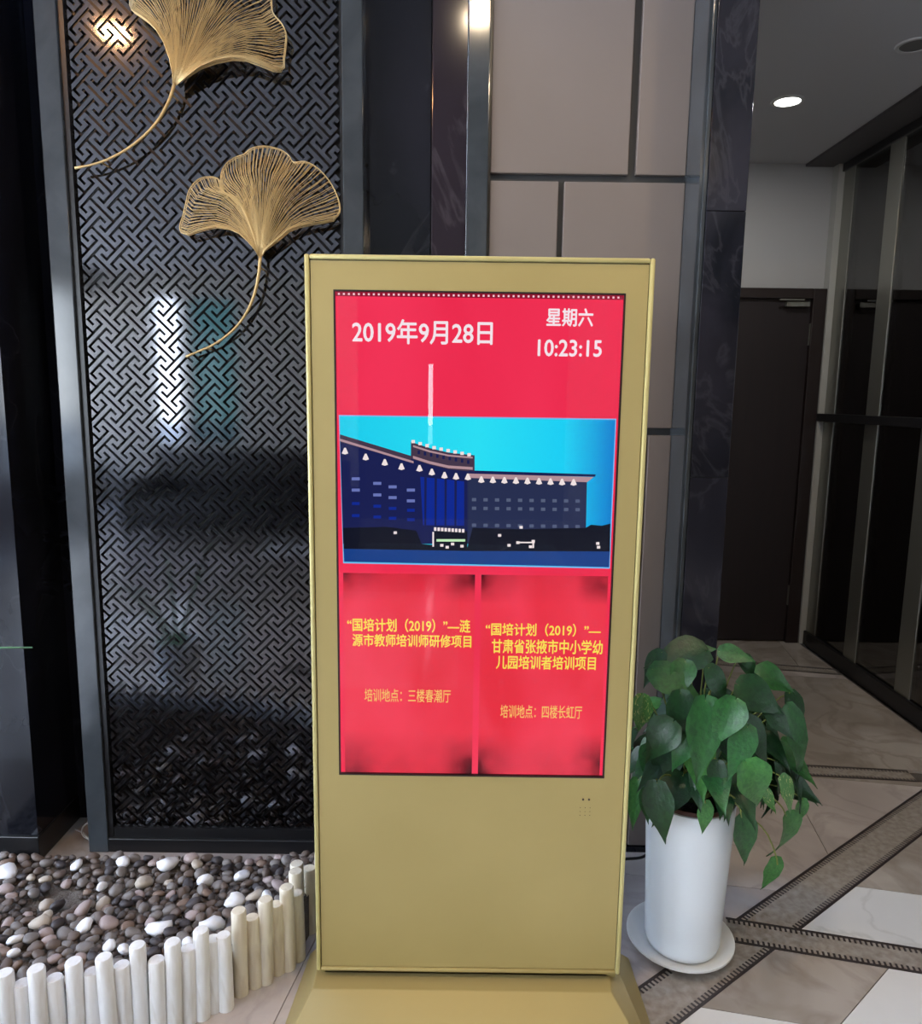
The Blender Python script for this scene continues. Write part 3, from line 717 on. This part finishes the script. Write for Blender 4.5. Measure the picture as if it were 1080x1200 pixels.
# small sensor dots low on the right
bm = bmesh.new()
for dx in (.309, .3235): tube(bm, [(dx, KY - .0002, .577), (dx, KY + .004, .577)], .0028, 8)
for i in range(3):
    for j in range(3): tube(bm, [(.303 + i * .012, KY + .0005, .555 - j * .010), (.303 + i * .012, KY + .004, .555 - j * .010)], .0011, 6)
K(obj('sensor_hole', bm, mat('hole_dark', (.05, .03, .02), .6)))
# base: flared foot
bm = bmesh.new()
top = [(-.355, 1.672, .085), (.392, 1.672, .085), (.41, 1.84, .085), (-.355, 1.84, .085)]
bot = [(-.435, 1.42, .004), (.500, 1.42, .004), (.485, 1.89, .004), (-.405, 1.89, .004)]
a = [bm.verts.new(q) for q in top]; b = [bm.verts.new(q) for q in bot]; c = [bm.verts.new((q[0], q[1], 0)) for q in bot]
bm.faces.new(a)
for k in range(4):
    bm.faces.new((b[k], b[(k + 1) % 4], a[(k + 1) % 4], a[k])); bm.faces.new((c[k], c[(k + 1) % 4], b[(k + 1) % 4], b[k]))
bm.faces.new(c[::-1]); bmesh.ops.recalc_face_normals(bm, faces=bm.faces)
bmesh.ops.bevel(bm, geom=[e for e in bm.edges], offset=.002, segments=1, affect='EDGES')
K(obj('base_plate', bm, gold_base))
K(obj('support_neck', B(KX0 + .02, KX1 - .03, KY + .012, KY + .075, .084, KZ0 + .004), gold_panel))

# ------------------------------------------------------------------ potted plant
PX, PY = .652, 1.955
leaf_mats = []
for nm, a, b in (('leaf_dark', (27, 70, 35), (16, 48, 26)), ('leaf_mid', (42, 98, 46), (25, 68, 34)), ('leaf_light', (70, 130, 62), (44, 98, 48))):
    M = mat(nm, lin(a), .40, bump=(14, .16), noise=(lin(b), 9, .6, .3, .7), Transmission_Weight=0.0)
    M.node_tree.nodes['Principled BSDF'].inputs['Subsurface Weight'].default_value = 0
    leaf_mats.append(M)
vari = mat('leaf_variegated', lin((70, 125, 62)), .35, noise=(lin((190, 200, 130)), 7, 1.5, .56, .66, (2.5, 1, 1))); leaf_mats.append(vari)
stem_m = mat('vine_stem', lin((120, 130, 62)), .5)
sau = tag(obj('saucer', lathe([(0, 0), (.105, 0), (.135, .018), (.150, .028), (.150, .034), (.144, .034), (.128, .022), (.10, .010), (0, .010)], 48), saucer_mat, None, True, (PX - .006, PY, .0)),
          'round white plant saucer on the floor under the tall white pot', 'saucer')
plant = thing('potted_pothos', 'bushy trailing green pothos in tall white pot right of the kiosk', 'potted plant', loc=(PX, PY, .011))
def PC(o): o.parent = plant; return o
hp = .445
bm = lathe([(0, 0), (.094, 0), (.100, .006), (.104, .02), (.112, hp * .5), (.119, hp * .85), (.121, hp - .008), (.119, hp), (.112, hp), (.108, hp - .02), (.100, .12), (0, .12)], 48)
PC(obj('pot', bm, white_plastic, None, True))
PC(obj('inner_pot', lathe([(.112, hp - .05), (.1125, hp + .004), (.108, hp + .010), (.102, hp + .006), (.098, hp - .03), (.09, hp - .05)], 40), terracotta, None, True))
PC(obj('soil', lathe([(0, hp - .008), (.05, hp - .010), (.1, hp - .022), (.1, hp - .04), (0, hp - .04)], 32), soil, None, True))
def leaf_mesh(name, mi, droop, fold, wid=1.0):
    bm = bmesh.new(); prof = [(0, .0), (-.02, .16), (.03, .30), (.14, .385), (.28, .40), (.44, .355), (.60, .27), (.76, .16), (.89, .065), (1.0, 0)]
    rows = []
    prof2 = [(.0, .02), (.03, .20), (.10, .31), (.20, .365), (.33, .36), (.47, .30), (.61, .215), (.75, .128), (.88, .050), (1.0, .002)]
    for k, (y, w_) in enumerate(prof2):
        row = []
        for s in (-1, -.5, 0, .5, 1):
            x = s * w_ * wid * .88; back = -.07 * abs(s) if k < 2 else 0
            z = -droop * y * y + fold * abs(x) - .10 * (abs(s) ** 2) * w_ + .012 * math.sin(k * 2.1 + s * 3)
            row.append(bm.verts.new((x, y + back, z)))
        rows.append(row)
    for a, b in zip(rows, rows[1:]):
        for q in range(4): bm.faces.new((a[q], a[q + 1], b[q + 1], b[q]))
    me = bpy.data.meshes.new(name); bm.to_mesh(me); bm.free(); me.materials.append(leaf_mats[mi])
    me.polygons.foreach_set('use_smooth', [True] * len(me.polygons)); return me
leafs = {(mi, v): leaf_mesh('leaf', mi, (.18, .34, .5)[v], (.30, .18, .40)[v], (1.0, .9, 1.12)[v]) for mi in range(4) for v in range(3)}
lr0 = random.Random(3); veins = bmesh.new(); loc0 = Vector(plant.location)
def leaf(base, tip, mi, v, width=1.0, nrm=None, stem=True):
    d = tip - base; L = d.length; yv = d.normalized()
    if nrm is None:
        nrm = ((base + tip) / 2 - Vector((PX, PY, .36))); nrm = nrm.normalized() * .55 + (EYE - base).normalized() * .75 + Vector((lr0.uniform(-.3, .3), 0, lr0.uniform(-.2, .3)))
    x = yv.cross(nrm).normalized(); z = x.cross(yv)
    M = Matrix((x * L * width, yv * L, z * L)).transposed().to_4x4(); M.translation = base - loc0
    o = bpy.data.objects.new('leaf', leafs[(mi, v)]); C.objects.link(o); o.parent = plant; o.matrix_local = M
    if stem:
        root = Vector((PX + (base.x - PX) * .12, PY + (base.y - PY) * .12, .45)); c_ = (root + base) / 2 + Vector((0, 0, .09)) + (base - root) * .12
        pts = [root * (1 - t) ** 2 + c_ * 2 * t * (1 - t) + base * t * t for t in [k / 7 for k in range(8)]]
        tube(veins, [q - loc0 for q in pts], [.0030 - .0012 * k / 7 for k in range(8)], 5)
    return o
Q = 2.727
def ql(x, y, Y): return atY(720 + x / Q, 720 + y / Q, Y)
PLV = [ # base x,y,Y  tip x,y,Y  material variant width
 (120, 175, 1.86, 298, 272, 1.78, 1, 1, .95), (290, 118, 1.92, 100, 150, 1.88, 0, 0, 1.0), (335, 118, 1.90, 455, 145, 1.86, 1, 0, .9),
 (455, 190, 1.88, 605, 225, 1.86, 1, 2, .95), (395, 225, 1.82, 560, 320, 1.80, 0, 0, 1.0), (290, 275, 1.76, 275, 568, 1.72, 1, 0, .66),
 (385, 275, 1.74, 318, 432, 1.70, 1, 2, .9), (425, 360, 1.74, 368, 545, 1.70, 1, 1, .82), (415, 335, 1.76, 530, 492, 1.74, 0, 1, .85),
 (555, 300, 1.86, 662, 558, 1.84, 1, 1, .55), (420, 475, 1.72, 502, 645, 1.70, 2, 2, .95), (185, 345, 1.78, 85, 472, 1.76, 0, 2, 1.0),
 (135, 540, 1.79, 155, 750, 1.76, 0, 0, .78), (290, 600, 1.79, 293, 727, 1.785, 2, 1, .7), (405, 645, 1.80, 436, 822, 1.80, 1, 0, .75),
 (548, 640, 1.90, 568, 812, 1.90, 2, 2, .85), (515, 780, 1.93, 492, 912, 1.93, 2, 1, .8), (535, 520, 1.84, 600, 655, 1.83, 3, 1, .7),
 (210, 250, 1.80, 215, 440, 1.78, 0, 0, .8), (240, 400, 1.78, 165, 500, 1.77, 1, 2, .8), (300, 170, 1.83, 385, 300, 1.80, 0, 1, .9),
 (75, 530, 1.92, 45, 700, 1.90, 2, 0, .6), (100, 560, 1.86, 95, 690, 1.85, 1, 1, .6), (330, 470, 1.80, 320, 590, 1.79, 0, 0, .8),
 (480, 300, 1.82, 590, 400, 1.80, 0, 0, .9), (150, 120, 1.90, 80, 230, 1.88, 0, 1, .9), (395, 140, 1.90, 490, 215, 1.87, 0, 2, .9),
 (245, 118, 1.94, 330, 105, 1.92, 1, 0, .9), (520, 470, 1.86, 560, 600, 1.85, 0, 1, .7), (90, 260, 1.84, 75, 400, 1.83, 3, 2, .7),
 (225, 150, 1.86, 200, 270, 1.80, 1, 2, .9), (330, 380, 1.77, 420, 480, 1.75, 0, 2, .8), (560, 250, 1.92, 620, 400, 1.90, 0, 1, .7),
 (470, 560, 1.80, 530, 640, 1.79, 3, 0, .8), (600, 590, 1.95, 590, 680, 1.95, 2, 0, .7),
]
for a in PLV:
    hang = a[4] > 560 and a[1] > 590
    leaf(ql(*a[0:3]), ql(*a[3:6]), a[6], a[7], a[8], stem=not hang)
lr = random.Random(11)
for k in range(230):
    ph = lr.uniform(0, 2 * PI); el = lr.uniform(-.30, 1.4); R_l = lr.uniform(.12, .215)
    c_ = Vector((math.cos(ph) * math.cos(el), math.sin(ph) * math.cos(el), math.sin(el)))
    if c_.y < -.30 and el < .25: continue
    base = Vector((PX + .05, PY + .04, .505)) + Vector((c_.x * R_l * 1.15, c_.y * R_l * .85, max(-.10, c_.z) * R_l * 1.15))
    L = lr.uniform(.10, .155); d = Vector((c_.x * .8 + lr.uniform(-.35, .35), c_.y * .6 - .15 + lr.uniform(-.3, .3), lr.uniform(-1.2, -.15))).normalized()
    tip = base + d * L
    if max(base.y, tip.y) > 2.15 or tip.x < PX - .19: continue
    leaf(base, tip, lr.choice((0, 0, 0, 1, 1, 2)), lr.randrange(3), lr.uniform(.8, 1), (c_ * .7 + Vector((lr.uniform(-.3, .3), -.45, .35))), stem=k % 3 == 0)
# trailing vines
for path in ([(345, 545, 1.80), (400, 620, 1.80), (480, 690, 1.84), (515, 770, 1.92), (520, 800, 1.93)], [(350, 560, 1.80), (395, 600, 1.79), (405, 650, 1.80)],
             [(275, 575, 1.80), (283, 585, 1.79), (290, 603, 1.79)], [(470, 560, 1.80), (530, 610, 1.86), (548, 645, 1.90)], [(300, 560, 1.80), (360, 570, 1.78), (440, 640, 1.80)]):
    tube(veins, [q - loc0 for q in smooth_path([ql(*q) for q in path], 12)], .0022, 5)
PC(obj('vine_stems', veins, stem_m, None, 'all'))

# ------------------------------------------------------------------ corridor: door, glass partition, lights
d1 = tag(obj('door_1', B(1.27, 2.115, 4.715, 4.752, .008, 2.165, .003), door_wood), kind='structure')
obj('door_frame', box(box(B(1.17, 1.27, 4.69, 4.76, 0, 2.225, .004), 2.115, 2.195, 4.69, 4.76, 0, 2.225, .004), 1.27, 2.115, 4.69, 4.76, 2.165, 2.225, .004), mat('door_frame_wood', (.014, .007, .007), .45), d1)
obj('door_closer', box(B(1.95, 2.09, 4.675, 4.715, 2.115, 2.145, .003), 1.90, 2.05, 4.66, 4.672, 2.15, 2.158), steel, d1)
obj('hinge', box(B(2.111, 2.119, 4.700, 4.716, 1.89, 2.02), 2.111, 2.119, 4.700, 4.716, .25, .38), steel, d1)
obj('door_handle', box(B(1.31, 1.335, 4.655, 4.667, .95, 1.15, .003), 1.317, 1.328, 4.665, 4.716, 1.03, 1.06), steel, d1)
S('trim_2', B(2.197, 2.245, 4.68, 4.76, 0, CC), mat('pale_jamb', (.42, .42, .40), .45))
gx = 2.24
gp = thing('glass_partition', 'floor to ceiling dark glass partition with steel stiles along the corridor', 'partition', loc=(gx, 3.8, 0))
G = lambda o: child(o, gp)
stl = [(4.56, 4.68), (4.07, 4.20), (3.55, 3.68), (2.95, 3.08), (2.35, 2.48), (1.70, 1.83), (.9, 1.03), (-.1, .03), (-1.3, -1.17), (-2.6, -2.47), (-4.0, -3.87), (-5.4, -5.27)]
for k, (a, b) in enumerate(stl):
    G(obj('stile', B(gx - .006, gx + .03, a, b, 0.09, 2.93, .002), steel))
for (a, _), (_, b) in zip(stl, stl[1:]):
    G(obj('pane', B(gx, gx + .01, b, a, .09, 2.93), dark_glass))
G(obj('transom_bar', B(gx - .045, gx + .02, -5.4, 4.70, 1.430, 1.478, .003), dark_steel))
G(obj('bottom_rail', B(gx - .02, gx + .04, -6.0, 4.68, 0, .09, .003), dark_steel))
G(obj('top_rail', B(gx - .02, gx + .04, -6.0, 4.70, 2.89, 2.935, .003), dark_steel))
S('trim_3', B(2.03, 2.42, -6.0, 4.75, 2.935, 2.955), mat('soffit_dark', (.07, .065, .07), .5))
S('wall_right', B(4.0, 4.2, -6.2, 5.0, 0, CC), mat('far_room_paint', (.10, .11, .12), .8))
S('wall_header', B(2.2, 2.42, -6.2, 2.25, 2.956, LC), lobby_paint)
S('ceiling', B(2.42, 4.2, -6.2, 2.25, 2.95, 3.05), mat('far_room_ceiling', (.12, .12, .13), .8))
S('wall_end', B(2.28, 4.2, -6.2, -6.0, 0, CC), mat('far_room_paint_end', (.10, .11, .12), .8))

lamp_on = emit('lamp_warm', (1, .46, .14), 5); lamp_cool = emit('lamp_white', (1, .98, .92), 9)
lamp_ring = mat('lamp_ring', (.5, .5, .5), .4, .3); lamp_off = mat('lamp_off', (.13, .13, .13), .5)
def downlight(x, y, z, em, lab, power, col, group=None, r_=.065):
    t = thing('downlight', lab, 'ceiling light', group, loc=(x, y, z))
    o = obj('lamp_ring', lathe([(r_ * .86, -.001), (r_ * .9, -.006), (r_ * 1.1, -.006), (r_ * 1.16, 0), (r_ * .86, 0)], 32), lamp_ring, t, True)
    obj('diffuser', lathe([(0, -.0035), (r_ * .88, -.0035), (r_ * .88, -.0005), (0, -.0005)], 32), em, t)
    if power:
        ld = bpy.data.lights.new('lamp', 'AREA'); ld.shape = 'DISK'; ld.size = r_ * 1.7; ld.energy = power; ld.color = col
        lo = bpy.data.objects.new('lamp', ld); C.objects.link(lo); lo.parent = t; lo.location = (0, 0, -.012)
warm = (1, .78, .52)
for x, y, lb in ((-1.63, .99, 'warm downlight reflected in top left of fret screen'), (.05, 1.23, 'warm downlight reflected beside the beige panels'), (1.5, 1.1, 'warm downlight in lobby ceiling nearest glass partition'),
              (1.5, -1.2, 'warm lobby downlight between camera and glass partition'), (.55, -3.4, 'warm lobby downlight behind the camera near the slit door')):
    downlight(x, y, LC, lamp_on if x != .05 else lamp_cool, lb, 14, (1, .5, .2) if x < -1 else warm)
downlight(1.515, 3.80, CC, lamp_cool, 'lit round white downlight in the corridor ceiling', 8, (1, .97, .9), r_=.066)
downlight(1.770, 3.22, CC, lamp_off, 'unlit grey round fitting in corridor ceiling at right edge', 0, warm, r_=.062)

# ------------------------------------------------------------------ cables, blade leaf, sofa
def cable(name, pts, r_, m_, lab):
    bm = bmesh.new(); tube(bm, smooth_path(pts, 40), r_, 7); return tag(obj(name, bm, m_, None, 'all'), lab, 'cable')
cable('power_cable', [(.40, 1.84, .03), (.43, 2.05, .008), (.47, 2.17, .005), (.50, 2.22, .045), (.54, 2.27, .05), (.62, 2.33, .02), (.66, 2.36, .02)], .005, cable_black, 'black power cable on floor between kiosk and white pot')
cable('power_cable', [(.445, 1.94, .0055), (.46, 2.02, .0055), (.452, 2.10, .012), (.462, 2.17, .035), (.50, 2.24, .03)], .006, cable_black, 'second thicker black cord curling behind the kiosk base')
cq = lambda x, y, Y: tuple(atY(x, y, Y))
cable('thin_cable', [cq(62, 975, 2.50), cq(82, 972, 2.50), cq(96, 975, 2.45), cq(106, 985, 2.38), cq(112, 986, 2.375), cq(116, 984, 2.385)], .0032, cable_white, 'thin pale cable running along the floor to foot of the fret screen')
cable('cable_loop', [cq(116, 964, 2.40), cq(107, 963, 2.40), cq(99, 967, 2.42), cq(96, 973, 2.44), cq(98, 980, 2.42), cq(107, 984, 2.39)], .003, cable_white, 'pale cable loop curling out beside foot of the fret screen')
bpl = thing('spider_plant', 'narrow green blade leaf reaching in from the left edge', 'potted plant', loc=(-1.40, 1.15, 0))
obj('pot', lathe([(0, 0), (.09, 0), (.11, .30), (.12, .34), (.105, .34), (.10, .30), (0, .30)], 32), white_plastic, bpl, True)
tipw = atY(38, 758, 1.38) - Vector(bpl.location)
for k in range(14):
    a_ = k * 2.4; L = .42
    tip = Vector((math.cos(a_) * L, math.sin(a_) * L, .62 + .08 * math.sin(k * 3))) if k else tipw
    st = Vector((.02 * math.cos(a_), .02 * math.sin(a_), .30)); md = (st + tip) / 2 + Vector((0, 0, .22)) if k else tip + Vector((-.36, 0, .035))
    if k and tip.x > .12: continue
    bm = bmesh.new(); rows = []
    for q in range(11):
        t = q / 10; c_ = st * (1 - t) ** 2 + md * 2 * t * (1 - t) + tip * t * t; w_ = .011 * (1 - t ** 3) + .0004
        sd = (tip - st).cross(Vector((0, 0, 1))).normalized() * w_
        rows.append((bm.verts.new(c_ - sd), bm.verts.new(c_ + Vector((0, 0, -.003))), bm.verts.new(c_ + sd)))
    for r0, r1 in zip(rows, rows[1:]):
        bm.faces.new((r0[0], r0[1], r1[1], r1[0])); bm.faces.new((r0[1], r0[2], r1[2], r1[1]))
    obj('leaf', bm, mat('blade_leaf', lin((96, 150, 110)), .4) if k == 0 else bpy.data.materials['blade_leaf'], bpl, 'all')
sofa = thing('sofa', 'long black leather sofa behind the camera seen in reflections', 'sofa', loc=(-2.3, -3.5, 0))
for nm, a in (('seat', (-1.15, 1.15, -.35, .45, .12, .44)), ('backrest', (-1.2, 1.2, -.5, -.25, .1, .92)), ('armrest', (-1.3, -1.1, -.45, .45, .08, .66)), ('armrest', (1.1, 1.3, -.45, .45, .08, .66)),
              *(('leg', (x, x + .05, y, y + .05, 0, .12)) for x in (-1.25, 1.2) for y in (-.4, .38))):
    obj(nm, B(*a, .03 if nm != 'leg' else 0), sofa_mat, sofa, nm != 'leg')
